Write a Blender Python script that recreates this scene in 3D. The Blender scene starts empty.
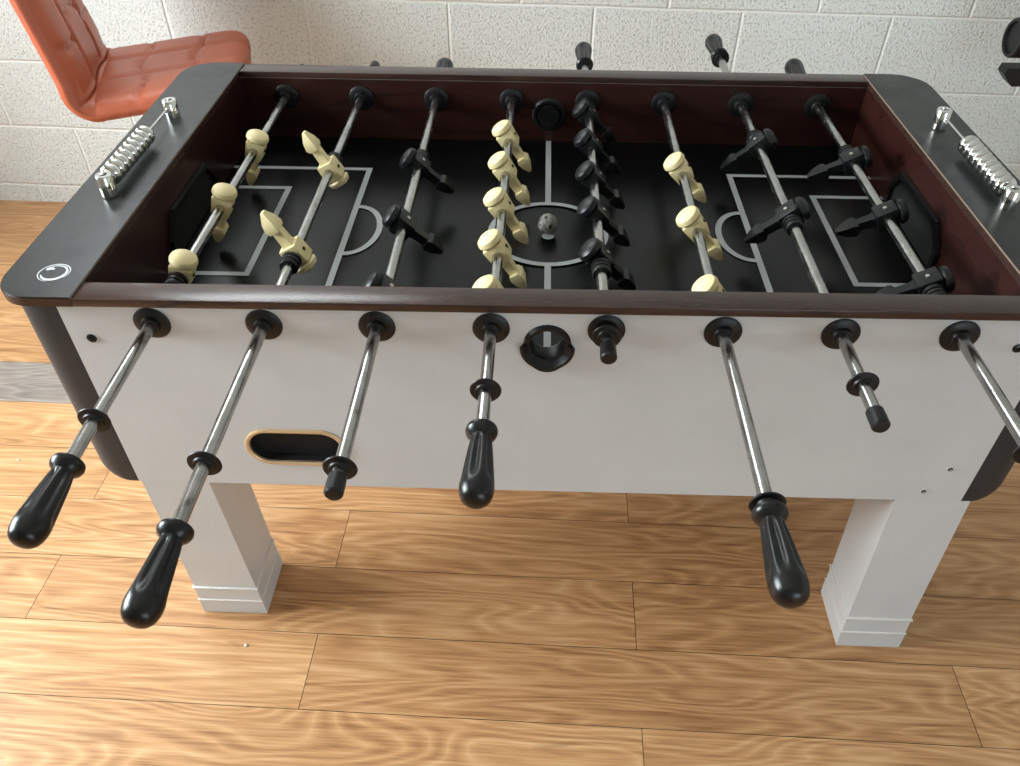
import bpy, bmesh, math, random
from mathutils import Vector, Matrix
random.seed(7)
PI = math.pi
def S(r, g, b):
    f = lambda c: (c/255/12.92) if c/255 <= .04045 else ((c/255+.055)/1.055)**2.4
    return (f(r), f(g), f(b), 1)
scene = bpy.context.scene
COL = scene.collection

# ------------------------------------------------------------ camera
Rv = Vector((0.99924052, 0.03877883, -0.00381943)); Uv = Vector((-0.02313368, 0.66924945, 0.74267759)); Fv = Vector((-0.03135632, 0.74202519, -0.66963826))
cd = bpy.data.cameras.new('camera'); cam = bpy.data.objects.new('camera', cd); COL.objects.link(cam)
cd.sensor_fit = 'HORIZONTAL'; cd.sensor_width = 36; cd.lens = 797.9/1020*36; cd.clip_start = .02
cam.matrix_world = Matrix(((Rv.x, Uv.x, -Fv.x, -.0161), (Rv.y, Uv.y, -Fv.y, -.8203), (Rv.z, Uv.z, -Fv.z, 1.3637), (0, 0, 0, 1)))
scene.camera = cam
# ------------------------------------------------------------ world, lights, exposure
w = bpy.data.worlds.new('world'); scene.world = w; w.use_nodes = True
w.node_tree.nodes['Background'].inputs[0].default_value = (.75, .85, 1, 1); w.node_tree.nodes['Background'].inputs[1].default_value = .3
def area(name, loc, to, sx, sy, power, col):
    l = bpy.data.lights.new(name, 'AREA'); l.shape = 'RECTANGLE'; l.size = sx; l.size_y = sy; l.energy = power; l.color = col
    o = bpy.data.objects.new(name, l); COL.objects.link(o); o.location = loc
    o.rotation_euler = (Vector(to)-Vector(loc)).to_track_quat('-Z', 'Y').to_euler(); return o
area('daylight_side_window', (-2.66, .0, 1.08), (0, .0, .62), 1.5, 1.75, 106, (.87, .96, 1)).data.spread = math.radians(130)   # spread narrowed to keep light off the left of the back wall
area('daylight_front_window', (1.4, -3.45, .80), (.3, 0, .6), 2.1, 1.3, 32, (.74, .91, 1.03))
area('added_glare_light', (-1.0, 1.47, 1.98), (-.4, 0, .7), 1.2, .34, 13, (.93, .98, 1))  # added light, placed to give glare on the left rail and end plate
vs = scene.view_settings; vs.view_transform = 'Standard'; vs.look = 'None'; vs.gamma = 1; vs.use_curve_mapping = False; vs.exposure = .52

# ------------------------------------------------------------ materials
def mat(name, base, rough=.5, metal=0, spec=.5, coat=0):
    m = bpy.data.materials.new(name); m.use_nodes = True
    b = m.node_tree.nodes['Principled BSDF']
    b.inputs['Base Color'].default_value = base; b.inputs['Roughness'].default_value = rough
    b.inputs['Metallic'].default_value = metal; b.inputs['Specular IOR Level'].default_value = spec
    b.inputs['Coat Weight'].default_value = coat; b.inputs['Coat Roughness'].default_value = .1
    return m
class N:
    def __init__(s, m): s.t = m.node_tree; s.b = s.t.nodes['Principled BSDF']
    def n(s, typ, **kw):
        x = s.t.nodes.new(typ)
        for k, v in kw.items():
            if k.startswith('i_'): x.inputs[k[2:].replace('_', ' ')].default_value = v
            else: setattr(x, k, v)
        return x
    def l(s, a, b): s.t.links.new(a, b)
    def ramp(s, fac, stops):
        r = s.n('ShaderNodeValToRGB'); e = r.color_ramp.elements
        while len(e) > 1: e.remove(e[-1])
        e[0].position, e[0].color = stops[0]
        for p, c in stops[1:]:
            q = e.new(p); q.color = c
        s.l(fac, r.inputs[0]); return r.outputs[0]
    def mapping(s, out, scale, loc=(0, 0, 0), rot=(0, 0, 0)):
        m = s.n('ShaderNodeMapping'); m.inputs['Scale'].default_value = scale; m.inputs['Location'].default_value = loc; m.inputs['Rotation'].default_value = rot
        s.l(out, m.inputs[0]); return m.outputs[0]
    def noise(s, vec, scale, detail=4, rough=.55, dist=0):
        x = s.n('ShaderNodeTexNoise'); x.inputs['Scale'].default_value = scale; x.inputs['Detail'].default_value = detail
        x.inputs['Roughness'].default_value = rough; x.inputs['Distortion'].default_value = dist
        s.l(vec, x.inputs['Vector']); return x.outputs['Fac']
    def mix(s, f, a, b, mode='MIX'):
        x = s.n('ShaderNodeMix'); x.data_type = 'RGBA'; x.blend_type = mode
        for sock, v in ((x.inputs[0], f), (x.inputs[6], a), (x.inputs[7], b)):
            if hasattr(v, 'links') or hasattr(v, 'is_linked'): s.l(v, sock)
            else: sock.default_value = v
        return x.outputs[2]
    def math(s, op, a, b=None):
        x = s.n('ShaderNodeMath'); x.operation = op
        for sock, v in ((x.inputs[0], a), (x.inputs[1], b)):
            if v is None: continue
            if hasattr(v, 'is_linked'): s.l(v, sock)
            else: sock.default_value = v
        return x.outputs[0]
    def bump(s, h, strength=.3, dist=.002, normal=None):
        x = s.n('ShaderNodeBump'); x.inputs['Strength'].default_value = strength; x.inputs['Distance'].default_value = dist
        s.l(h, x.inputs['Height'])
        if normal: s.l(normal, x.inputs['Normal'])
        s.l(x.outputs[0], s.b.inputs['Normal']); return x.outputs[0]
    def obj(s): return s.n('ShaderNodeTexCoord').outputs['Object']
def grainy(m, scale=300, amt=.15, dist=.0005):
    k = N(m); k.bump(k.noise(k.obj(), scale, 3), amt, dist); return m

M = {}
M['rubber'] = grainy(mat('black_rubber', S(17, 17, 18), .42, spec=.35), 400, .1)
M['gloss_black'] = grainy(mat('glossy_black_plastic', S(14, 14, 15), .29, spec=.38), 250, .08)
M['figure_black'] = grainy(mat('black_figure_plastic', S(17, 18, 19), .36, spec=.35), 350, .12)
M['cream'] = grainy(mat('cream_figure_plastic', S(224, 208, 158), .45), 350, .1)
M['dark_hole'] = mat('dark_hole', S(10, 9, 9), .8)
M['screw'] = grainy(mat('screw_metal', S(205, 200, 190), .3, 1), 500)
M['chrome'] = grainy(mat('chrome', S(215, 215, 212), .1, 1), 60, .05)
m = M['steel'] = mat('worn_steel_rod', S(170, 168, 163), .25, 1)
k = N(m); v = k.mapping(k.obj(), (1, .12, 1)); nz = k.noise(v, 260, 4); nz2 = k.noise(k.mapping(k.obj(), (1, .5, 1)), 60, 5)
k.l(k.ramp(nz2, [(.27, S(110, 107, 102)), (.36, S(160, 159, 156)), (.62, S(182, 181, 178)), (.78, S(146, 143, 138))]), k.b.inputs['Base Color'])
k.l(k.ramp(nz, [(.3, (.14,)*3+(1,)), (.7, (.3,)*3+(1,))]), k.b.inputs['Roughness']); k.bump(nz, .15, .0005)
m = M['white'] = mat('white_laminate', S(210, 213, 214), .28, spec=.5)
k = N(m); k.l(k.ramp(k.noise(k.obj(), 6, 5), [(.3, S(198, 200, 202)), (.7, S(206, 208, 210))]), k.b.inputs['Base Color']); k.bump(k.noise(k.obj(), 120, 2), .04, .0005)
def mahog(name, d, l, rough, spec=.5):
    m = mat(name, l, rough, spec=spec); k = N(m)
    v = k.mapping(k.obj(), (2.2, 30, 30)); a = k.noise(v, 2.4, 6, .6, .6)
    k.l(k.ramp(a, [(.3, d), (.55, l), (.75, d)]), k.b.inputs['Base Color'])
    k.bump(k.noise(k.mapping(k.obj(), (1, 1.6, 1.6)), 150, 3), .35, .0006); return m
M['mahogany'] = mahog('mahogany_laminate', S(25, 12, 11), S(50, 24, 20), .28)
M['rail'] = mahog('brown_laminate_rail', S(40, 27, 23), S(58, 39, 34), .24)
m = M['cap'] = mat('charcoal_end_plate', S(40, 42, 42), .38, spec=.42); k = N(m)
k.l(k.ramp(k.noise(k.obj(), 9, 6, .7), [(.3, S(20, 22, 22)), (.7, S(32, 34, 34))]), k.b.inputs['Base Color'])
k.l(k.ramp(k.noise(k.obj(), 14, 5, .7), [(.35, (.3,)*3+(1,)), (.7, (.46,)*3+(1,))]), k.b.inputs['Roughness']); k.bump(k.noise(k.obj(), 500, 2), .12, .0004)
M['post'] = grainy(mat('dark_grey_corner_post', S(44, 46, 50), .45, spec=.3), 300, .1)
M['tan'] = grainy(mat('tan_edge', S(122, 104, 90), .6), 200)
m = M['field'] = mat('black_playfield', S(19, 19, 21), .26, spec=.22); k = N(m)
k.l(k.ramp(k.noise(k.obj(), 8, 6, .7), [(.3, S(5, 5, 6)), (.75, S(9, 9, 10))]), k.b.inputs['Base Color'])
M['line'] = grainy(mat('grey_field_line', S(158, 160, 160), .4), 200, .05)
M['gold'] = grainy(mat('gold_rim', S(208, 178, 138), .35, .3), 200)
M['logo'] = mat('silver_emblem', S(200, 205, 205), .35, .3)
M['trimwhite'] = mat('white_moulding', S(214, 210, 205), .35)
# ball
m = M['ball'] = mat('worn_ball', S(120, 116, 110), .45); k = N(m)
vo = k.n('ShaderNodeTexVoronoi'); vo.inputs['Scale'].default_value = 105; k.l(k.obj(), vo.inputs['Vector'])
c1 = k.ramp(vo.outputs['Distance'], [(.30, S(38, 35, 33)), (.42, S(146, 142, 134))]); c2 = k.ramp(k.noise(k.obj(), 220, 4), [(.35, S(100, 96, 90)), (.6, (1, 1, 1, 1))])
k.l(k.mix(.8, c1, c2, 'MULTIPLY'), k.b.inputs['Base Color'])
# leather
m = M['leather'] = mat('orange_leatherette', S(196, 92, 52), .42); k = N(m)
k.l(k.ramp(k.noise(k.obj(), 10, 3), [(.3, S(160, 80, 52)), (.7, S(172, 87, 57))]), k.b.inputs['Base Color']); k.bump(k.noise(k.obj(), 380, 3), .15, .0006)
# painted block wall
def wall_mat(name, brick):
    m = mat(name, S(226, 221, 210), .75); k = N(m); o = k.obj()
    n1 = k.noise(o, 150, 3, .6); n2 = k.noise(o, 3.2, 4, .6); n3 = k.noise(o, 260, 2)
    pits = k.ramp(n1, [(.33, (0, 0, 0, 1)), (.47, (1, 1, 1, 1))])
    col = k.mix(pits, S(168, 168, 163), S(232, 234, 231))
    col = k.mix(k.math('MULTIPLY', n2, .35), col, S(216, 216, 210))
    hgt = k.math('ADD', k.math('MULTIPLY', n1, .9), k.math('MULTIPLY', n3, .25))
    if brick:
        sx = k.n('ShaderNodeSeparateXYZ'); k.l(o, sx.inputs[0])
        cb = k.n('ShaderNodeCombineXYZ')
        zz = k.math('ADD', sx.outputs['Z'], k.math('MULTIPLY', sx.outputs['X'], .0163))
        k.l(k.math('ADD', sx.outputs['X'], 20*.408-.127), cb.inputs[0]); k.l(k.math('ADD', zz, 21*.2075-.4535), cb.inputs[1])
        wob = k.n('ShaderNodeTexNoise'); wob.inputs['Scale'].default_value = 7; k.l(o, wob.inputs['Vector'])
        vadd = k.n('ShaderNodeVectorMath'); vadd.operation = 'MULTIPLY_ADD'; k.l(wob.outputs['Color'], vadd.inputs[0]); vadd.inputs[1].default_value = (.006, .006, 0); k.l(cb.outputs[0], vadd.inputs[2])
        br = k.n('ShaderNodeTexBrick'); k.l(vadd.outputs[0], br.inputs['Vector'])
        br.inputs['Scale'].default_value = 1; br.inputs['Brick Width'].default_value = .408; br.inputs['Row Height'].default_value = .2075
        br.inputs['Mortar Size'].default_value = .0062; br.inputs['Mortar Smooth'].default_value = .9; br.offset = .5
        col = k.mix(k.math('MULTIPLY', br.outputs['Fac'], .75), col, S(240, 238, 233))
        inv = k.math('SUBTRACT', 1, br.outputs['Fac'])
        hgt = k.math('ADD', k.math('MULTIPLY', hgt, inv), k.math('MULTIPLY', br.outputs['Fac'], .12))
    k.l(col, k.b.inputs['Base Color']); k.bump(hgt, 1.0, .0065); return m
BX, BZ = .0, .0
# ------------------------------------------------------------ mesh helpers
def box(bm, x0, x1, y0, y1, z0, z1, mi=0):
    r = bmesh.ops.create_cube(bm, size=1, matrix=Matrix.Translation(((x0+x1)/2, (y0+y1)/2, (z0+z1)/2)) @ Matrix.Diagonal((x1-x0, y1-y0, z1-z0, 1)))
    for v in r['verts']:
        for f in v.link_faces: f.material_index = mi
    return r['verts']
def lathe(bm, prof, org=(0, 0, 0), axis='Z', seg=24, mi=0, cap=True, rfun=None):
    org = Vector(org); rings = []
    for (r, h) in prof:
        ring = []
        for i in range(seg):
            a = 2*PI*i/seg; rr = rfun(r, h, a) if rfun else r
            c, s = rr*math.cos(a), rr*math.sin(a)
            p = {'Z': (c, s, h), 'Y': (c, h, -s), 'X': (h, c, s)}[axis]
            ring.append(bm.verts.new(org+Vector(p)))
        rings.append(ring)
    for a, b in zip(rings, rings[1:]):
        for i in range(seg):
            f = bm.faces.new((a[i], a[(i+1) % seg], b[(i+1) % seg], b[i])); f.material_index = mi
    if cap:
        f = bm.faces.new(list(reversed(rings[0]))); f.material_index = mi
        f = bm.faces.new(rings[-1]); f.material_index = mi
def prism(bm, pts, z0, z1, mi=0):
    a = [bm.verts.new((x, y, z0)) for x, y in pts]; b = [bm.verts.new((x, y, z1)) for x, y in pts]; n = len(pts)
    fs = [bm.faces.new(list(reversed(a))), bm.faces.new(b)] + [bm.faces.new((a[i], a[(i+1) % n], b[(i+1) % n], b[i])) for i in range(n)]
    for f in fs: f.material_index = mi
def loft(bm, secs, mi=0):
    rings = [[bm.verts.new(p) for p in s] for s in secs]; n = len(rings[0]); fs = []
    for a, b in zip(rings, rings[1:]):
        for i in range(n): fs.append(bm.faces.new((a[i], a[(i+1) % n], b[(i+1) % n], b[i])))
    fs.append(bm.faces.new(list(reversed(rings[0])))); fs.append(bm.faces.new(rings[-1]))
    for f in fs: f.material_index = mi
def tube(bm, pts, r, seg=10, mi=0):
    pts = [Vector(p) for p in pts]; rings = []
    up = Vector((.013, .021, 1))
    for i, p in enumerate(pts):
        t = (pts[min(i+1, len(pts)-1)]-pts[max(i-1, 0)]).normalized()
        a = t.cross(up); a = a.normalized() if a.length > 1e-4 else Vector((1, 0, 0)); b = t.cross(a)
        rings.append([p+a*r*math.cos(2*PI*j/seg)+b*r*math.sin(2*PI*j/seg) for j in range(seg)])
    loft(bm, rings, mi)
def bevel(bm, w, seg=2, ang=40):
    es = [e for e in bm.edges if len(e.link_faces) == 2 and e.calc_face_angle(0) > math.radians(ang)]
    bmesh.ops.bevel(bm, geom=es, offset=w, segments=seg, affect='EDGES', profile=.6)
def wpos(o):
    p = Vector(o.location); q = o.parent
    while q: p += Vector(q.location); q = q.parent
    return p
def obj(name, bm, mats, parent=None, loc=(0, 0, 0), local=False, rot=None, smooth=35, label=None):
    """mesh coordinates are relative to loc; loc is in world unless local"""
    bmesh.ops.recalc_face_normals(bm, faces=bm.faces)
    me = bpy.data.meshes.new(name); bm.to_mesh(me); bm.free()
    for m in (mats if isinstance(mats, (list, tuple)) else [mats]): me.materials.append(m)
    if smooth:
        me.shade_smooth(); me.set_sharp_from_angle(angle=math.radians(smooth))
    o = bpy.data.objects.new(name, me); COL.objects.link(o)
    loc = Vector(loc)
    if parent:
        o.parent = parent
        if not local: loc = loc-wpos(parent)
    o.location = loc
    if rot: o.rotation_euler = rot
    if label: o['label'] = label
    return o
def thing(name, label, cat, loc=(0, 0, 0), rz=0, group=None):
    o = bpy.data.objects.new(name, None); COL.objects.link(o); o.location = loc; o.rotation_euler = (0, 0, rz); o.empty_display_size = .05
    o['label'] = label; o['category'] = cat
    if group: o['group'] = group
    return o
def cut(o, cutters):
    """boolean-subtract temporary cutter objects and bake the result"""
    for c in cutters:
        md = o.modifiers.new('cut', 'BOOLEAN'); md.operation = 'DIFFERENCE'; md.object = c; md.solver = 'EXACT'
    bpy.context.view_layer.update()
    me = bpy.data.meshes.new_from_object(o.evaluated_get(bpy.context.evaluated_depsgraph_get()))
    o.modifiers.clear(); o.data = me
    for c in cutters: bpy.data.objects.remove(c)
def dup(o, parent, loc, rot=None):
    c = o.copy(); COL.objects.link(c); c.parent = parent; c.location = loc
    if rot is not None: c.rotation_euler = rot
    for ch in o.children: dup(ch, c, ch.location)
    return c

# ------------------------------------------------------------ room shell
WA = -.0195
def back_y(x): return 1.532-.0195*x
WM = wall_mat('painted_block_wall', True); PM = wall_mat('painted_plain_wall', False)
def wall(name, x0, x1, y0, y1, z0, z1, m, rz=0, loc=(0, 0, 0)):
    bm = bmesh.new(); box(bm, x0, x1, y0, y1, z0, z1); o = obj(name, bm, m, loc=loc, smooth=0); o.rotation_euler.z = rz; o['kind'] = 'structure'; return o
wall('wall_back', -2.78, 3.2, 0, .12, 0, 2.7, WM, WA, (0, 1.532, 0))
wall('wall_left', -2.82, -2.70, -3.6, 1.72, 0, 2.7, PM)
wall('wall_right', 3.2, 3.32, -3.6, 1.72, 0, 2.7, PM)
wall('wall_front', -3.12, 3.32, -3.72, -3.6, 0, 2.7, PM)
wall('ceiling', -3.12, 3.32, -3.72, 1.75, 2.7, 2.8, PM)
def window(name, c, u, n, wd, ht):
    """frame and sill added on the uncut wall around an area light; c centre, u along the wall, n into the room"""
    c, u, n = Vector(c), Vector(u), Vector(n); z = Vector((0, 0, 1)); bm = bmesh.new()
    def bar(a0, a1, b0, b1, d):
        q = [c+u*a+z*b for a, b in ((a0, b0), (a1, b0), (a1, b1), (a0, b1))]
        loft(bm, [q, [p+n*d for p in q]])
    t = .06; W, H = wd/2, ht/2
    bar(-W-t, -W, -H-t, H+t, .05); bar(W, W+t, -H-t, H+t, .05); bar(-W, W, H, H+t, .05); bar(-W, W, -H-t, -H, .05)
    bar(-.02, .02, -H, H, .03); bar(-W-t-.03, W+t+.03, -H-t-.03, -H-t, .12)
    o = obj(name, bm, M['trimwhite']); o['kind'] = 'structure'; return o
window('window_1', (-2.70, .0, 1.08), (0, 1, 0), (1, 0, 0), 1.5, 1.75)
window('window_2', (1.4, -3.6, .80), (1, 0, 0), (0, 1, 0), 2.1, 1.3)
window('added_light_frame', (-1.0, 1.552, 1.98), (-1, .0195, 0), (-.0195, -1, 0), 1.2, .34)  # unseen frame made up to surround the added high light

# floor: planks with bevel gaps, each with its own patch of grain
def plank_mat(name, c0, c1, c2, tone=True):
    m = mat(name, c1, .38, spec=.4); k = N(m)
    uv = k.n('ShaderNodeUVMap'); uv.uv_map = 'UVMap'; uvo = uv.outputs[0]
    base = k.noise(k.mapping(uvo, (1.0, 6.5, 1)), 1.0, 2.5, .45, .35)
    ring = k.math('ABSOLUTE', k.math('SUBTRACT', k.math('FRACT', k.math('MULTIPLY', base, 26)), .5))
    bands = k.math('POWER', k.math('MULTIPLY', ring, 2), 1.6)
    fine = k.noise(k.mapping(uvo, (9, 260, 1)), 1.0, 4, .6, .1)
    med = k.noise(k.mapping(uvo, (2.6, 60, 1)), 1.0, 4, .55, .3)
    tone = k.noise(k.mapping(uvo, (1.6, 9, 1)), 1.0, 2, .4, .3)
    knots = k.noise(k.mapping(uvo, (6, 26, 1)), 1.0, 2, .4, 1.0)
    f = k.math('ADD', k.math('ADD', k.math('MULTIPLY', fine, .42), k.math('MULTIPLY', tone, .22)), k.math('ADD', k.math('MULTIPLY', med, .34), k.math('MULTIPLY', bands, .13)))
    col = k.ramp(f, [(.36, c0), (.54, c1), (.70, c2)])
    col = k.mix(k.ramp(knots, [(.68, (0, 0, 0, 1)), (.80, (.55,)*3+(1,))]), col, c0)
    at = k.n('ShaderNodeAttribute'); at.attribute_name = 'tone'
    col = k.mix(1, col, k.ramp(at.outputs['Fac'], [(0, (.86, .84, .82, 1)), (1, (1, 1, 1, 1))]), 'MULTIPLY')
    k.l(col, k.b.inputs['Base Color'])
    k.l(k.ramp(med, [(.3, (.34,)*3+(1,)), (.7, (.46,)*3+(1,))]), k.b.inputs['Roughness'])
    k.bump(k.math('ADD', fine, k.math('MULTIPLY', bands, .4)), .22, .0008); return m
M['plank'] = plank_mat('oak_plank', S(146, 100, 64), S(196, 148, 101), S(218, 176, 130))
M['grey_plank'] = plank_mat('grey_plank', S(112, 102, 96), S(146, 136, 128), S(172, 162, 154))
M['gap'] = mat('plank_gap', S(52, 36, 24), .9)
bm = bmesh.new(); uvl = bm.loops.layers.uv.new('UVMap'); ton = bm.faces.layers.float.new('tone')
def quad(x0, x1, y0, y1, z, mi):
    vs_ = [bm.verts.new(p) for p in ((x0, y0, z), (x1, y0, z), (x1, y1, z), (x0, y1, z))]
    f = bm.faces.new(vs_); f.material_index = mi; ou, ov = random.uniform(0, 60), random.uniform(0, 60); f[ton] = random.random()
    for lp in f.loops: lp[uvl].uv = (lp.vert.co.x+ou, lp.vert.co.y+ov)
for r in range(-26, 13):
    y0 = -.038+.148*r; off = -.988 if r % 2 == 0 else -.415
    g = .0006
    for c in range(-3, 5):
        x0 = off+1.173*c; x1 = x0+1.173
        x0_, x1_ = max(x0, -3.2), min(x1, 3.4)
        if x1_ <= x0_: continue
        mi = 1 if (r == 4 and c == -1) else 0
        quad(x0_+g, x1_-g, y0+g, y0+.148-g, 0, mi)
box(bm, -3.2, 3.4, -3.9, 1.75, -.05, -.0012, 2)
fl = obj('floor', bm, [M['plank'], M['grey_plank'], M['gap']], smooth=0); fl.rotation_euler.z = -.0195; fl['kind'] = 'structure'

# ------------------------------------------------------------ the football table
SP, ZR, H, ZF, D, Y0, E_, TK = .15, .7197, .7685, .6356, .7294, .0213, -.0168, .0119
YB = .7675; XI, XO, XC, ZC = .6111, .7212, .6459, .3963; XS = .7065
T = thing('foosball_table', 'white table football game with dark brown rails and black end plates on the wooden floor', 'football table', (0, .375, 0))
# front and back panels: white outside, mahogany inside
def panel(name, y0, y1, inner):
    bm = bmesh.new(); box(bm, -XC, XC, y0, y1, ZC, H-TK)
    for f in bm.faces:
        if f.normal.y*inner > .9: f.material_index = 1
    return obj(name, bm, [M['white'], M['mahogany']], T, smooth=0)
def cutter(kind, *a):
    b = bmesh.new()
    if kind == 'cyl': lathe(b, [(a[3], -.1), (a[3], .1)], a[:3], 'Y', 40)
    else:
        x, z, hw, hh = a; pts = []
        for s in (1, -1):
            for i in range(13):
                t = -PI/2+PI*i/12; pts.append((x+s*((hw-hh)+hh*math.cos(t)), z+s*hh*math.sin(t)))
        loft(b, [[(p[0], -.06, p[1]) for p in pts], [(p[0], .0166, p[1]) for p in pts]])
    return obj('cutter', b, M['white'])
fp = panel('front_panel', 0, Y0, 1); OVX, OVZ = -.376, .484
for f in fp.data.polygons: pass
cut(fp, [cutter('cyl', -.001, 0, .695, .0225), cutter('oval', OVX, OVZ, .0705, .0315)])
bp = panel('back_panel', D, D+.0213, -1)
for s in (-1, 1):
    bm = bmesh.new(); a, b_ = sorted((s*XI, s*XC)); box(bm, a, b_, Y0, D, ZC, H-TK)
    a, b_ = sorted((s*XC, s*(XS+.006))); box(bm, a, b_, .06, D-.04, ZC, H-TK, 1)
    obj('end_panel', bm, [M['mahogany'], M['white']], T, smooth=0)
bm = bmesh.new(); box(bm, -XC, XC, Y0, D, ZC, ZC+.012); obj('bottom_board', bm, M['white'], T, smooth=0)
# corner posts (quarter round, rounded at the foot)
def post(sx, front):
    bm = bmesh.new(); R = .062; secs = []
    cy = .062 if front else D+.0213-.062; sy = -1 if front else 1
    for z, kx in [(ZC, .66), (ZC+.002, .76), (ZC+.007, .87), (ZC+.015, .95), (ZC+.026, 1), (H-TK, 1)]:
        ring = [(sx*XC, cy-sy*.0, z)]
        for i in range(13):
            a = PI/2*min(i/12, .99999)
            ring.append((sx*(XC+(XS+.008-XC)*kx*math.sin(a)**.62), cy+sy*R*math.cos(a)**.62, z))
        secs.append(ring)
    loft(bm, secs); return obj('corner_post', bm, M['post'], T)
for sx in (-1, 1):
    for fr in (True, False): post(sx, fr)
# playfield with its printed lines
bm = bmesh.new(); box(bm, -XI, XI, Y0, D, ZF-.012, ZF)
LW = .0105; zl = ZF+.0004; YM = .3755
def lrect(x0, x1, y0, y1):
    f = bm.faces.new([bm.verts.new(p) for p in ((x0, y0, zl), (x1, y0, zl), (x1, y1, zl), (x0, y1, zl))]); f.material_index = 1
def larc(cx, cy, r, a0, a1, n=48):
    pr = None
    for i in range(n+1):
        a = math.radians(a0+(a1-a0)*i/n)
        q = (bm.verts.new((cx+(r-LW/2)*math.cos(a), cy+(r-LW/2)*math.sin(a), zl)), bm.verts.new((cx+(r+LW/2)*math.cos(a), cy+(r+LW/2)*math.sin(a), zl)))
        if pr: f = bm.faces.new((pr[0], pr[1], q[1], q[0])); f.material_index = 1
        pr = q
R0 = .0985
lrect(-LW/2, LW/2, Y0, YM-R0); lrect(-LW/2, LW/2, YM+R0, D); larc(0, YM, R0, 0, 360, 72)
for s in (-1, 1):
    for xb, hb in ((.3458, .2188), (.4846, .1404)):
        x0, x1 = sorted((s*(xb-LW/2), s*(xb+LW/2))); lrect(x0, x1, YM-hb-LW/2, YM+hb+LW/2)
        x0, x1 = sorted((s*(xb+LW/2), s*XI)); lrect(x0, x1, YM+hb-LW/2, YM+hb+LW/2); lrect(x0, x1, YM-hb-LW/2, YM-hb+LW/2)
    larc(s*.3458+ (.0 if s > 0 else 0), YM, .076 if False else .0765, 90 if s > 0 else -90, 270 if s > 0 else 90) if False else None
    pr = None; n = 32
    for i in range(n+1):      # penalty arc, flattened
        a = PI*i/n-PI/2; ex, ey = .048, .0765
        def P(dr): return (s*(.3458-LW/2)-s*(ex+dr)*math.cos(a), YM+(ey+dr)*math.sin(a), zl)
        q = (bm.verts.new(P(-LW/2)), bm.verts.new(P(LW/2)))
        if pr: f = bm.faces.new((pr[0], pr[1], q[1], q[0])); f.material_index = 1
        pr = q
# centre spot
sp = [bm.verts.new((.0105*math.cos(2*PI*i/20), YM-.012+.0105*math.sin(2*PI*i/20), zl)) for i in range(20)]; bm.faces.new(sp).material_index = 1
pf = obj('playfield', bm, [M['field'], M['line']], T, smooth=0)
for p in pf.data.polygons:
    if p.material_index == 1 and p.normal.z < 0: p.flip() if hasattr(p, 'flip') else None
# rails and end plates
for nm, y0, y1 in (('front_rail', E_, Y0), ('back_rail', D, YB)):
    bm = bmesh.new(); box(bm, -XI-.0, XI, y0, y1, H-TK, H); bevel(bm, .0013, 2); obj('top_rail', bm, M['rail'], T)
def endpoly(s, ins=0):
    R = .05; x1 = XO-ins; y0, y1 = E_+ins, YB-ins; R2 = .062; pts = [(s*XI, y0)]
    for i in range(11):
        a = -PI/2+PI/2*i/10; pts.append((s*(x1-R+R*math.cos(a)), y0+R+R*math.sin(a)))
    for i in range(11):
        a = PI/2*i/10; pts.append((s*(x1-R2+R2*math.cos(a)), y1-R2+R2*math.sin(a)))
    pts.append((s*XI, y1)); return pts
for s in (-1, 1):
    bm = bmesh.new(); prism(bm, endpoly(s), H-TK, H); obj('end_shelf', bm, M['rail'], T)
    bm = bmesh.new(); prism(bm, endpoly(s, .0012), H, H+.0022)
    a, b_ = sorted((s*(XI+.0003), s*(XI-.0006))); box(bm, a, b_, E_+.001, YB-.001, H-.0008, H+.0018, 1)
    obj('end_plate', bm, [M['cap'], M['tan']], T)
# emblem on the left plate
bm = bmesh.new()
def ribbon(pts, z, wds):
    pr = None
    for i, p in enumerate(pts):
        a, b = pts[max(i-1, 0)], pts[min(i+1, len(pts)-1)]; t = Vector((b[0]-a[0], b[1]-a[1])).normalized(); n = Vector((-t.y, t.x))*wds[i]/2
        q = [bm.verts.new((p[0]+n.x, p[1]+n.y, z)), bm.verts.new((p[0]-n.x, p[1]-n.y, z))]
        if pr: bm.faces.new((pr[0], pr[1], q[1], q[0]))
        pr = q
zc_ = H+.0027; c = (-.6555, .0375)
A = [math.radians(-35+i*300/40) for i in range(41)]
ribbon([(c[0]+.0205*math.cos(a), c[1]+.0195*math.sin(a)) for a in A], zc_, [.0008+.0012*math.sin(PI*i/40) for i in range(41)])
A = [math.radians(200+i*205/40) for i in range(41)]
ribbon([(c[0]+.0165*math.cos(a), c[1]+.0158*math.sin(a)) for a in A], zc_, [.0014+.0034*math.sin(PI*i/40)**.8 for i in range(41)])
A = [math.radians(35+i*110/30) for i in range(31)]
ribbon([(c[0]+.0165*math.cos(a), c[1]+.0158*math.sin(a)) for a in A], zc_, [.0028-.0015*i/30 for i in range(31)])
ribbon([(c[0]-.0130, c[1]+.0060), (c[0]-.0105, c[1]+.0088), (c[0]-.0065, c[1]+.0095), (c[0]-.0025, c[1]+.0075)], zc_, [.004, .0065, .0055, .002])
lg = obj('emblem', bm, M['logo'], T, smooth=0, label='silver ring emblem printed on the end plate')
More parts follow.
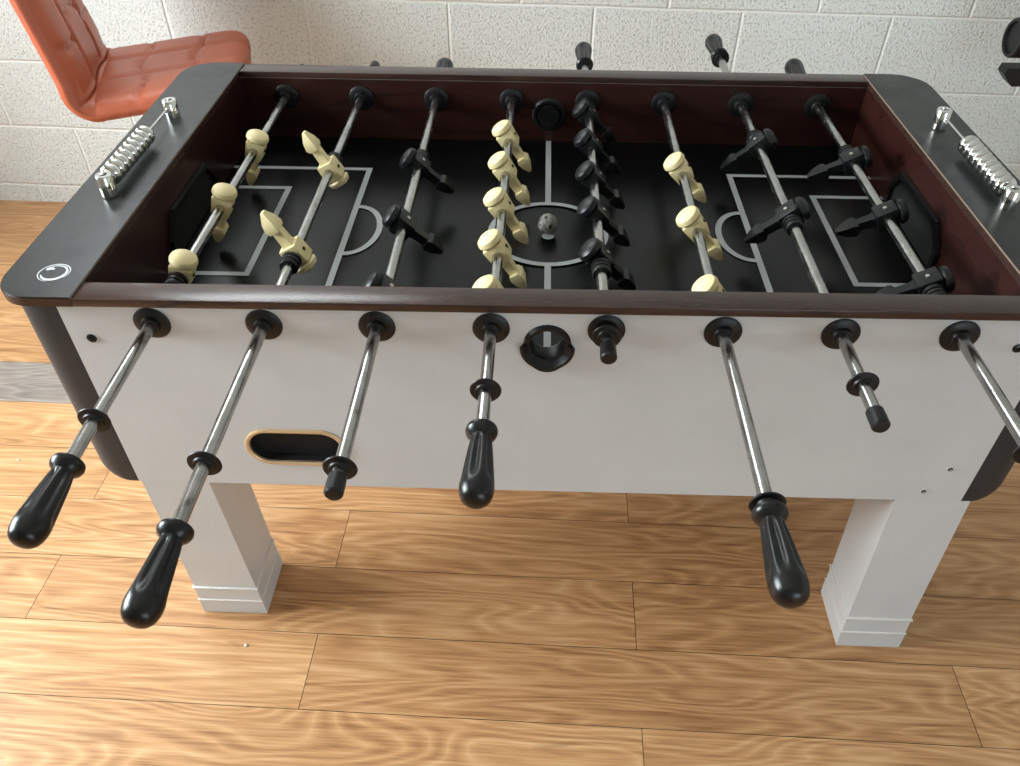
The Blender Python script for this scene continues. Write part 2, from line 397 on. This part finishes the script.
# goals
for s in (-1, 1):
    bm = bmesh.new()
    pts = [(.262, ZF), (.262, .676), (.298, .714), (.462, .714), (.490, .676), (.490, ZF)]
    ins = [(.272, ZF+.004), (.272, .673), (.302, .704), (.457, .704), (.480, .673), (.480, ZF+.004)]
    xo, xi_, xd = s*(XI-.0012), s*(XI-.009), s*(XI-.002)
    n = len(pts)
    V = lambda L, x: [bm.verts.new((x, y, z)) for y, z in L]
    o0, o1, i1, i0 = V(pts, xo), V(pts, xi_), V(ins, xi_), V(ins, xd)
    for A_, B_ in ((o0, o1), (o1, i1), (i1, i0)):
        for j in range(n): bm.faces.new((A_[j], A_[(j+1) % n], B_[(j+1) % n], B_[j]))
    bm.faces.new(i0).material_index = 1; bm.faces.new(list(reversed(o0)))
    obj('goal_frame', bm, [M['gloss_black'], M['dark_hole']], T)
# legs
def leg(top, foot, y0t, y1t, y0f, y1f):
    bm = bmesh.new()
    def sec(z, g=0):
        k_ = (ZC-z)/ZC; x0 = top[0]+(foot[0]-top[0])*k_-g; x1 = top[1]+(foot[1]-top[1])*k_+g
        a = y0t+(y0f-y0t)*k_-g; b = y1t+(y1f-y1t)*k_+g
        return [(x0, a, z), (x1, a, z), (x1, b, z), (x0, b, z)]
    loft(bm, [sec(ZC+.001), sec(.088)]); bevel(bm, .0015, 2)
    loft(bm, [sec(.088, .0012), sec(.046, .0012)]); loft(bm, [sec(.046, .0022), sec(.004, .0022)])
    lg = obj('leg', bm, M['white'], T, smooth=30)
    for z in (.086, .045):
        b2 = bmesh.new(); loft(b2, [sec(z+.0022, .0015), sec(z+.001, .0034), sec(z-.001, .0034), sec(z-.0022, .0020)])
        obj('moulding', b2, M['trimwhite'], lg)
    b2 = bmesh.new(); loft(b2, [sec(.004, .001), sec(0, .001)]); obj('foot_pad', b2, M['trimwhite'], lg)
leg((-.643, -.533), (-.643, -.524), .001, .114, .010, .122)
leg((.547, .6605), (.558, .669), -.0, .112, -.018, .092)
leg((-.643, -.533), (-.643, -.524), .636, .75, .636, .75); leg((.547, .6605), (.558, .669), .636, .75, .626, .74)
# screws and bolts on the front panel
def screw(x, z, r, m, ring=None, nm='screw'):
    bm = bmesh.new()
    if ring: lathe(bm, [(r*1.55, .0005), (r*1.55, -.0006), (r*1.2, -.0008)], (0, 0, 0), 'Y', 20, 1)
    lathe(bm, [(r, .0005), (r, -.0012), (r*.75, -.0024), (r*.3, -.0026)], (0, 0, 0), 'Y', 20)
    for a in (0, PI/2):
        vs_ = box(bm, -r*.6, r*.6, -.0029, -.0024, -r*.1, r*.1, 1)
        bmesh.ops.rotate(bm, verts=vs_, cent=(0, 0, 0), matrix=Matrix.Rotation(a+.3, 3, 'Y'))
    obj(nm, bm, [m, ring or M['dark_hole']], T, (x, 0, z))
screw(-.617, .6912, .0068, M['gloss_black']); screw(.606, .701, .0068, M['gloss_black'])
screw(.604, .469, .0038, M['post'], M['trimwhite']); screw(.582, .418, .0038, M['post'], M['trimwhite'])
# oval ball return
bm = bmesh.new()
def oval(hw, hh, y, n=16):
    pts = []
    for s in (1, -1):
        for i in range(n+1):
            t = -PI/2+PI*i/n; pts.append((s*((hw-hh)+hh*math.cos(t)), y, s*hh*math.sin(t)))
    return pts
def strip(bm, A_, B_, mi=0):
    a = [bm.verts.new(p) for p in A_]; b = [bm.verts.new(p) for p in B_]; n = len(a)
    for i in range(n): bm.faces.new((a[i], a[(i+1) % n], b[(i+1) % n], b[i])).material_index = mi
secs = [oval(.0775, .0385, 0), oval(.0775, .0385, -.0022), oval(.0755, .0365, -.0040), oval(.0725, .0335, -.0040), oval(.0705, .0315, -.0025), oval(.0695, .0305, .0)]
for a, b in zip(secs, secs[1:]): strip(bm, a, b)
strip(bm, oval(.0697, .0307, -.002), oval(.0697, .0307, .0155), 1)
bm.faces.new([bm.verts.new(p) for p in oval(.0697, .0307, .0155)]).material_index = 1
obj('ball_return', bm, [M['gold'], M['dark_hole']], T, (OVX, 0, OVZ), label='gold rimmed oval ball return opening')
# ball serving cups (front and inner back wall)
def serve_cup(y, sgn, name='ball_entry_cup'):
    bm = bmesh.new()
    prof = [(.0222, .0205), (.0222, -.001), (.024, -.0045), (.0285, -.0045), (.0315, -.001), (.0315, .0002)] if sgn < 0 else \
           [(.001, -.012), (.0205, -.012), (.0222, -.001), (.025, -.005), (.030, -.005), (.034, -.001), (.034, .0002)]
    prof = [(r, h) for r, h in prof]
    lathe(bm, prof, (0, 0, 0), 'Y', 48, cap=False)
    if sgn < 0:   # lower scoop lip
        n = 28; rings = []
        for i in range(n+1):
            a = math.radians(179+182*i/n)
            tip = 1+.10*max(0, math.cos((a-math.radians(270))*3)) if abs(a-math.radians(270)) < PI/6 else 1
            c_, s_ = math.cos(a), math.sin(a)
            rings.append([(r*c_*k2, y_, r*s_*k2) for r, y_, k2 in ((.0315, 0, 1), (.0365, -.010, tip), (.0360, -.0125, tip), (.0315, -.0125, tip), (.0270, -.006, 1), (.0235, -.003, 1))])
        loft(bm, rings)
        pass
    o = obj(name, bm, M['rubber'], T, (-.001, y, .695 if sgn < 0 else .692))
    return o
serve_cup(0, -1)
# inner face cup at the back is turned towards the field: same as front profile but closed
serve_cup(D, 1)

# score counters
def counter(s):
    bm = bmesh.new(); x = s*.664; z0 = H+.0022
    lathe(bm, [(.0022, -.127), (.0022, .148)], (0, 0, .0215), 'Y', 12)
    base = obj('score_counter', bm, M['chrome'], T, (x, .374, z0))
    for dy in (-.132, .141):
        b2 = bmesh.new(); lathe(b2, [(.0125, 0), (.0125, .031), (.0115, .0325), (.0055, .0325), (.005, .030)], (0, 0, 0), 'Z', 28); lathe(b2, [(.005, .0285), (.0045, .0301)], (0, 0, 0), 'Z', 16, 1)
        obj('counter_post', b2, [M['chrome'], M['dark_hole']], base, (0, dy, 0), local=True)
    b2 = bmesh.new(); pr = [(.0035, -.0078), (.0100, -.0078), (.0138, -.0062), (.0158, -.0035), (.0160, 0), (.0158, .0035), (.0138, .0062), (.0100, .0078), (.0035, .0078)]
    lathe(b2, pr, (0, 0, 0), 'Y', 28)
    bead = None
    for i in range(9):
        loc = (0, -.110+.0166*i + (0 if s < 0 else .004), .0215)
        if bead is None: bead = obj('score_bead', b2, M['chrome'], base, loc, local=True)
        else: dup(bead, base, loc)
counter(-1); counter(1)

# rod bearings: outer flange, sleeve and inner flange in one piece
def bearing(x, front):
    bm = bmesh.new(); sg = 1 if front else -1
    out = [(.0082, -.0095), (.0118, -.0095), (.0125, -.008), (.0130, -.0045), (.0215, -.0038), (.0245, -.0018), (.0245, .0)]
    inn = [(.0245, Y0), (.0245, Y0+.0025), (.0215, Y0+.0045), (.0135, Y0+.005), (.0125, Y0+.012), (.0118, Y0+.0135), (.0082, Y0+.0135)]
    pr = [(r, h*sg) for r, h in out+[(.0115, 0), (.0115, Y0)]+inn]
    lathe(bm, pr, (0, 0, 0), 'Y', 36)
    return obj('rod_bearing', bm, M['rubber'], T, (x, 0 if front else D+Y0, ZR))
X = lambda i: (i-4.5)*SP
bf = bearing(X(1), True); bb = bearing(X(1), False)
for i in range(2, 9):
    dup(bf, T, (X(i), -.375, ZR)); dup(bb, T, (X(i), D+Y0-.375, ZR))

# prototypes for what sits on the rods (made under rod 1's needs, copied afterwards)
def figure_bm():
    bm = bmesh.new()
    b1 = bmesh.new(); box(b1, -.0160, .0160, -.0158, .0158, -.0155, .0160)
    for v in b1.verts:
        if v.co.z < 0: v.co.x *= .86
    bevel(b1, .0016, 2); me = bpy.data.meshes.new('t'); b1.to_mesh(me); bm.from_mesh(me); b1.free(); bpy.data.meshes.remove(me)
    lathe(bm, [(.0132, .012), (.0132, .0185)], (0, 0, 0), 'Z', 20)                  # neck
    lathe(bm, [(.0125, .0178), (.0172, .0182), (.0196, .0204), (.0196, .0232), (.0178, .0278), (.0128, .0310), (.0045, .0324)], (0, 0, 0), 'Z', 28)   # round flat head
    r4 = lambda hx, hy, z, dx=0: [(-hx+dx, -hy, z), (hx+dx, -hy, z), (hx+dx, hy, z), (-hx+dx, hy, z)]
    b2 = bmesh.new(); loft(b2, [r4(.0085, .0110, -.013), r4(.0072, .0078, -.022), r4(.0068, .0072, -.046)]); bevel(b2, .0012, 2)
    loft(b2, [r4(.0070, .0132, -.0425), r4(.0098, .0136, -.0490, .001), r4(.0076, .0112, -.061, .001), r4(.0024, .0046, -.0750)])
    me = bpy.data.meshes.new('t'); b2.to_mesh(me); bm.from_mesh(me); b2.free(); bpy.data.meshes.remove(me)
    for s in (-1, 1):                                                              # clamping screw ends on chest and back
        lathe(bm, [(.0030, s*.0150), (.0030, s*.0165), (.0016, s*.0167)], (0, 0, .001), 'X', 14, 1)
    return bm
fig = {}
def get_figure(kind, rod, y):
    lab = {'cream': 'cream plastic player figure', 'black': 'black plastic player figure'}[kind]
    if kind not in fig:
        fig[kind] = obj('player_figure', figure_bm(), [M['cream'], M['dark_hole']] if kind == 'cream' else [M['figure_black'], M['screw']], rod, (0, y, 0), local=True, label=lab)
        return fig[kind]
    return dup(fig[kind], rod, (0, y, 0))
protos = {}
def sub(kind, rod, y, flip=False, rest=None):
    rot = (0, 0, PI) if flip else (0, 0, 0)
    if kind not in protos:
        bm = bmesh.new(); m = M['rubber']; nm = kind
        if kind == 'rubber_bumper':
            pr = [(.008, -.014), (.0125, -.014), (.0138, -.011), (.0138, -.0085), (.0118, -.0075), (.0118, -.006), (.0142, -.0045), (.0142, -.001), (.012, 0), (.012, .0015), (.0146, .003), (.0146, .0075), (.0125, .010), (.008, .010)]
            lathe(bm, pr, (0, 0, 0), 'Y', 28)
        elif kind == 'rod_washer':
            lathe(bm, [(.008, -.0042), (.0115, -.0042), (.0125, -.002), (.0185, -.0012), (.0192, 0), (.0185, .0012), (.0125, .002), (.0115, .0042), (.008, .0042)], (0, 0, 0), 'Y', 32)
        elif kind == 'end_cap':
            lathe(bm, [(.008, .013), (.0102, .013), (.0106, 0), (.0106, -.0105), (.0088, -.0128), (.004, -.0135)], (0, 0, 0), 'Y', 24)
        elif kind == 'handle':
            m = M['gloss_black']
            pr = [(.008, .0), (.0150, -.0005), (.0180, -.003), (.0186, -.0065), (.0172, -.0105), (.0140, -.0135), (.0116, -.016), (.0120, -.019), (.0130, -.024), (.0140, -.032), (.0150, -.042), (.0160, -.052), (.0169, -.062), (.0178, -.072), (.0186, -.080), (.0190, -.086), (.0189, -.092), (.0180, -.098), (.0160, -.1035), (.0125, -.1075), (.0075, -.1098), (.002, -.1105)]
            def rf(r, h, a):
                h = -h; f = max(0, min(1, (h-.017)/.008))*max(0, min(1, (.088-h)/.014)); f = f*f*(3-2*f)
                return r-.0040*f*max(0, math.cos(3*a+.5))**.8 if False else r-.0036*f*(.5+.5*math.cos(6*a+.6))**1.6
            lathe(bm, pr, (0, 0, 0), 'Y', 96, rfun=rf)
        protos[kind] = obj(nm, bm, m, rod, (0, y, 0), local=True, rot=rot); return protos[kind]
    return dup(protos[kind], rod, (0, y, 0), rot)
RODS = [  # number, side, angle of the feet, figure positions, rod front end, rod back end, front fittings, back fittings, bumpers
 (1, 'cream', -20, [.117, .309, .503], -.26, .86, [('rod_washer', -.182), ('handle', -.246)], [('end_cap', .86)], [(.090, 0)]),
 (2, 'cream', -152, [.173, .430], -.345, .885, [('rod_washer', -.245), ('handle', -.331)], [('end_cap', .887)], [(.145, 0), (.456, 1)]),
 (3, 'black', 50, [.075, .254, .446], -.27, .84, [('rod_washer', -.248), ('end_cap', -.273)], [('handle', .806)], [(.472, 1), (.048, 0)]),
 (4, 'cream', 33, [.066, .184, .309, .434, .559], -.20, .80, [('rod_washer', -.120), ('handle', -.183)], [('end_cap', .82)], []),
 (5, 'black', 47, [.167, .289, .408, .533, .660], -.04, .93, [('rod_washer', -.014), ('end_cap', -.046)], [('handle', .919)], [(.140, 0), (.686, 1)]),
 (6, 'cream', 41, [.076, .261, .443], -.30, .80, [('rod_washer', -.286), ('handle', -.293)], [('end_cap', .80)], []),
 (7, 'black', -52, [.298, .546], -.15, 1.0, [('rod_washer', -.098), ('end_cap', -.158)], [('handle', .99), ('rod_washer', .978)], [(.271, 0), (.573, 1)]),
 (8, 'black', -66, [.114, .302, .489], -.25, .86, [('rod_washer', -.205), ('end_cap', -.245)], [('handle', .842), ('rod_washer', .83)], [(.516, 1), (.087, 0)]),
]
for i, side, th, ys, f0, b0, ff, bk, bmp in RODS:
    bm = bmesh.new(); lathe(bm, [(.0079, f0-.375), (.0079, b0-.375)], (0, 0, 0), 'Y', 24)
    rod = obj('player_rod', bm, M['steel'], T, (X(i), .375, ZR), label='steel rod carrying %s %s figures' % ({2: 'two', 3: 'three', 5: 'five'}[len(ys)], side))
    for y in ys: get_figure(side, rod, y-.375)
    for kd, y in ff: sub(kd, rod, y-.375)
    for kd, y in bk: sub(kd, rod, y-.375, True)
    for y, fl_ in bmp: sub('rubber_bumper', rod, y-.375, bool(fl_))
    rod.rotation_euler = (0, -math.radians(th), 0)

# ------------------------------------------------------------ ball
bm = bmesh.new(); bmesh.ops.create_icosphere(bm, subdivisions=4, radius=.0172)
o = obj('foosball', bm, M['ball'], None, (-.0005, .375, ZF+.0004+.0172), smooth=180)
o['label'] = 'small scuffed grey football resting on the centre circle of the black playfield'; o['category'] = 'ball'

# ------------------------------------------------------------ orange stool
ST = thing('bar_stool', 'orange quilted leatherette stool with curved backrest against the white block wall', 'stool', (-1.038, 1.209, 0), math.radians(16))
prof = []
def seg(a, b, n):
    for i in range(n): t = i/n; prof.append((a[0]+(b[0]-a[0])*t, a[1]+(b[1]-a[1])*t))
# centre line of the padded shell in local x (forward) and z, origin at the back/seat bend
seg((-.208, .455), (-.146, .075), 34)
cx_, cz_, r_ = -.095, .058, .052
for i in range(14):
    a = math.radians(189+85*i/14); prof.append((cx_+r_*math.cos(a), cz_+r_*math.sin(a)))
seg((-.090, .008), (.222, .030), 30)
for i in range(7):
    a = math.radians(92-70*i/6); prof.append((.222+.030*math.cos(a)+.001, .000+.030*math.sin(a)))
sl = [0]
for a, b in zip(prof, prof[1:]): sl.append(sl[-1]+math.hypot(b[0]-a[0], b[1]-a[1]))
L = sl[-1]; Wd = .42; Th = .060; nv = 49; bm = bmesh.new(); top, bot = [], []
s_joint = sl[34+7]
def grv(d, w_=.006): return math.exp(-(d/w_)**2)
for i, (px, pz) in enumerate(prof):
    a, b = prof[max(i-1, 0)], prof[min(i+1, len(prof)-1)]; tx, tz = b[0]-a[0], b[1]-a[1]; l_ = math.hypot(tx, tz); nx, nz = -tz/l_, tx/l_
    if i < 34+7: pass
    e = min(sl[i], L-sl[i]); R = .07; wd = Wd/2-(R-math.sqrt(max(0, R*R-max(0, R-e)**2))) if e < R else Wd/2
    wd *= 1-.12*max(0, min(1, (.44-sl[i])/.40))
    er = min(1, e/.03); ef = max(.12, math.sqrt(max(0, 1-(1-er)**2)))
    ra, rb = [], []
    for j in range(nv):
        q = -1+2*j/(nv-1); v_ = math.sin(q*PI/2)*.35+q*.65; y = v_*wd
        ev = math.sqrt(max(0, 1-abs(v_)**7)); th_ = Th/2*ef*ev
        dj = sl[i]-s_joint
        gr = 0
        for gy in (-.068, .068): gr = max(gr, grv(y-gy, .0055))
        rows = [0]+[.135, .27] + [-.14, -.27, -.40]
        for rr in rows:
            st = .0 if abs(y) > .068 else (.03 if rr < 0 else 0)
            gr = max(gr, grv(dj-rr+st+.012*math.cos(y*28), .0055))
        pf_ = .010*(1-gr)*ef*ev
        inn = th_+pf_-.005
        ra.append(bm.verts.new((px+nx*inn, y, pz+nz*inn))); rb.append(bm.verts.new((px-nx*th_, y, pz-nz*th_)))
    top.append(ra); bot.append(rb)
for i in range(len(prof)-1):
    for j in range(nv-1):
        bm.faces.new((top[i][j], top[i][j+1], top[i+1][j+1], top[i+1][j])); bm.faces.new((bot[i][j], bot[i+1][j], bot[i+1][j+1], bot[i][j+1]))
    bm.faces.new((top[i][0], top[i+1][0], bot[i+1][0], bot[i][0])); bm.faces.new((top[i][-1], bot[i][-1], bot[i+1][-1], top[i+1][-1]))
for k_ in (0, -1):
    for j in range(nv-1): bm.faces.new((top[k_][j], bot[k_][j], bot[k_][j+1], top[k_][j+1]))
bmesh.ops.remove_doubles(bm, verts=bm.verts, dist=.0002)
obj('upholstered_seat', bm, M['leather'], ST, (0, 0, .557), local=True, smooth=75)
bm = bmesh.new(); lathe(bm, [(.030, .02), (.030, .30), (.022, .302), (.022, .49), (.05, .495), (.09, .50), (.09, .506)], (.06, 0, 0), 'Z', 32); obj('gas_column', bm, M['chrome'], ST, (0, 0, 0), local=True)
bm = bmesh.new(); lathe(bm, [(.205, 0), (.205, .006), (.18, .014), (.06, .030), (.034, .045)], (.06, 0, 0), 'Z', 48); obj('round_base', bm, M['chrome'], ST, (0, 0, 0), local=True)
bm = bmesh.new(); tube(bm, [(.06+.03*0+.13*math.cos(a)+.06, .13*math.sin(a), .24) for a in [math.radians(-100+200*i/24) for i in range(25)]], .009); tube(bm, [(.085, -.1, .24), (.06, 0, .24), (.085, .1, .24)], .008)
obj('footrest', bm, M['chrome'], ST, (0, 0, 0), local=True)

# ------------------------------------------------------------ stand at the right edge of the frame
RS = thing('roller_stand', 'black padded roller end and bracket at the right edge by the white wall', 'stand', (1.42, 1.25, 0))
bm = bmesh.new(); lathe(bm, [(.035, .006), (.037, 0), (.043, -.001), (.046, .003), (.046, .35), (.04, .352)], (0, 0, 0), 'X', 36)
obj('padded_roller', bm, M['rubber'], RS, (1.136, 1.25, .676))
bm = bmesh.new(); loft(bm, [[(x, y, z) for x, z in ((.0, .010), (.004, .026), (.33, .026), (.33, -.012), (.030, -.020), (.014, -.006))] for y in (-.02, .02)]); bevel(bm, .002, 2)
obj('bracket', bm, M['rubber'], RS, (1.142, 1.25, .583))
bm = bmesh.new(); box(bm, -.025, .025, -.025, .025, .01, .80); bevel(bm, .004); obj('upright', bm, M['post'], RS, (1.485, 1.25, 0))
bm = bmesh.new(); box(bm, -.04, .04, -.22, .22, 0, .03); bevel(bm, .006); obj('base_foot', bm, M['post'], RS, (1.485, 1.25, 0))

# ------------------------------------------------------------ crumbs on the floor
for x, y in ((-1.205, .385), (-.545, -.06)):
    bm = bmesh.new(); bmesh.ops.create_icosphere(bm, subdivisions=2, radius=.0035)
    for v in bm.verts: v.co *= random.uniform(.7, 1.1); v.co.z *= .5
    o = obj('crumb', bm, M['trimwhite'], None, (x, y, .0018)); o['category'] = 'crumb'
    o['label'] = 'pale crumb on the floor left of the table, beside the leftmost handle' if x < -1 else 'pale crumb on the floor in front of the left leg of the table'

# the old table has sagged into a slight twist: front left and back right corners sit a few millimetres low
TW = -.017
def tw(x, y, z): return TW*x*(y-.375)*min(1, max(0, z/H))
bend = ('front_panel', 'back_panel', 'end_panel', 'bottom_board', 'corner_post', 'playfield', 'top_rail', 'end_shelf', 'end_plate', 'leg', 'moulding', 'foot_pad', 'goal_frame', 'emblem')
for o in list(T.children_recursive):
    k_ = o.name.split('.')[0]
    if k_ in bend:
        q = wpos(o)
        for v in o.data.vertices: v.co.z += tw(v.co.x+q.x, v.co.y+q.y, v.co.z+q.z)
    elif o.parent is T:
        if k_ == 'player_rod':
            o.rotation_mode = 'YXZ'; o.rotation_euler.x = TW*o.location.x
        else:
            q = wpos(o); o.location.z += tw(q.x, q.y, q.z)
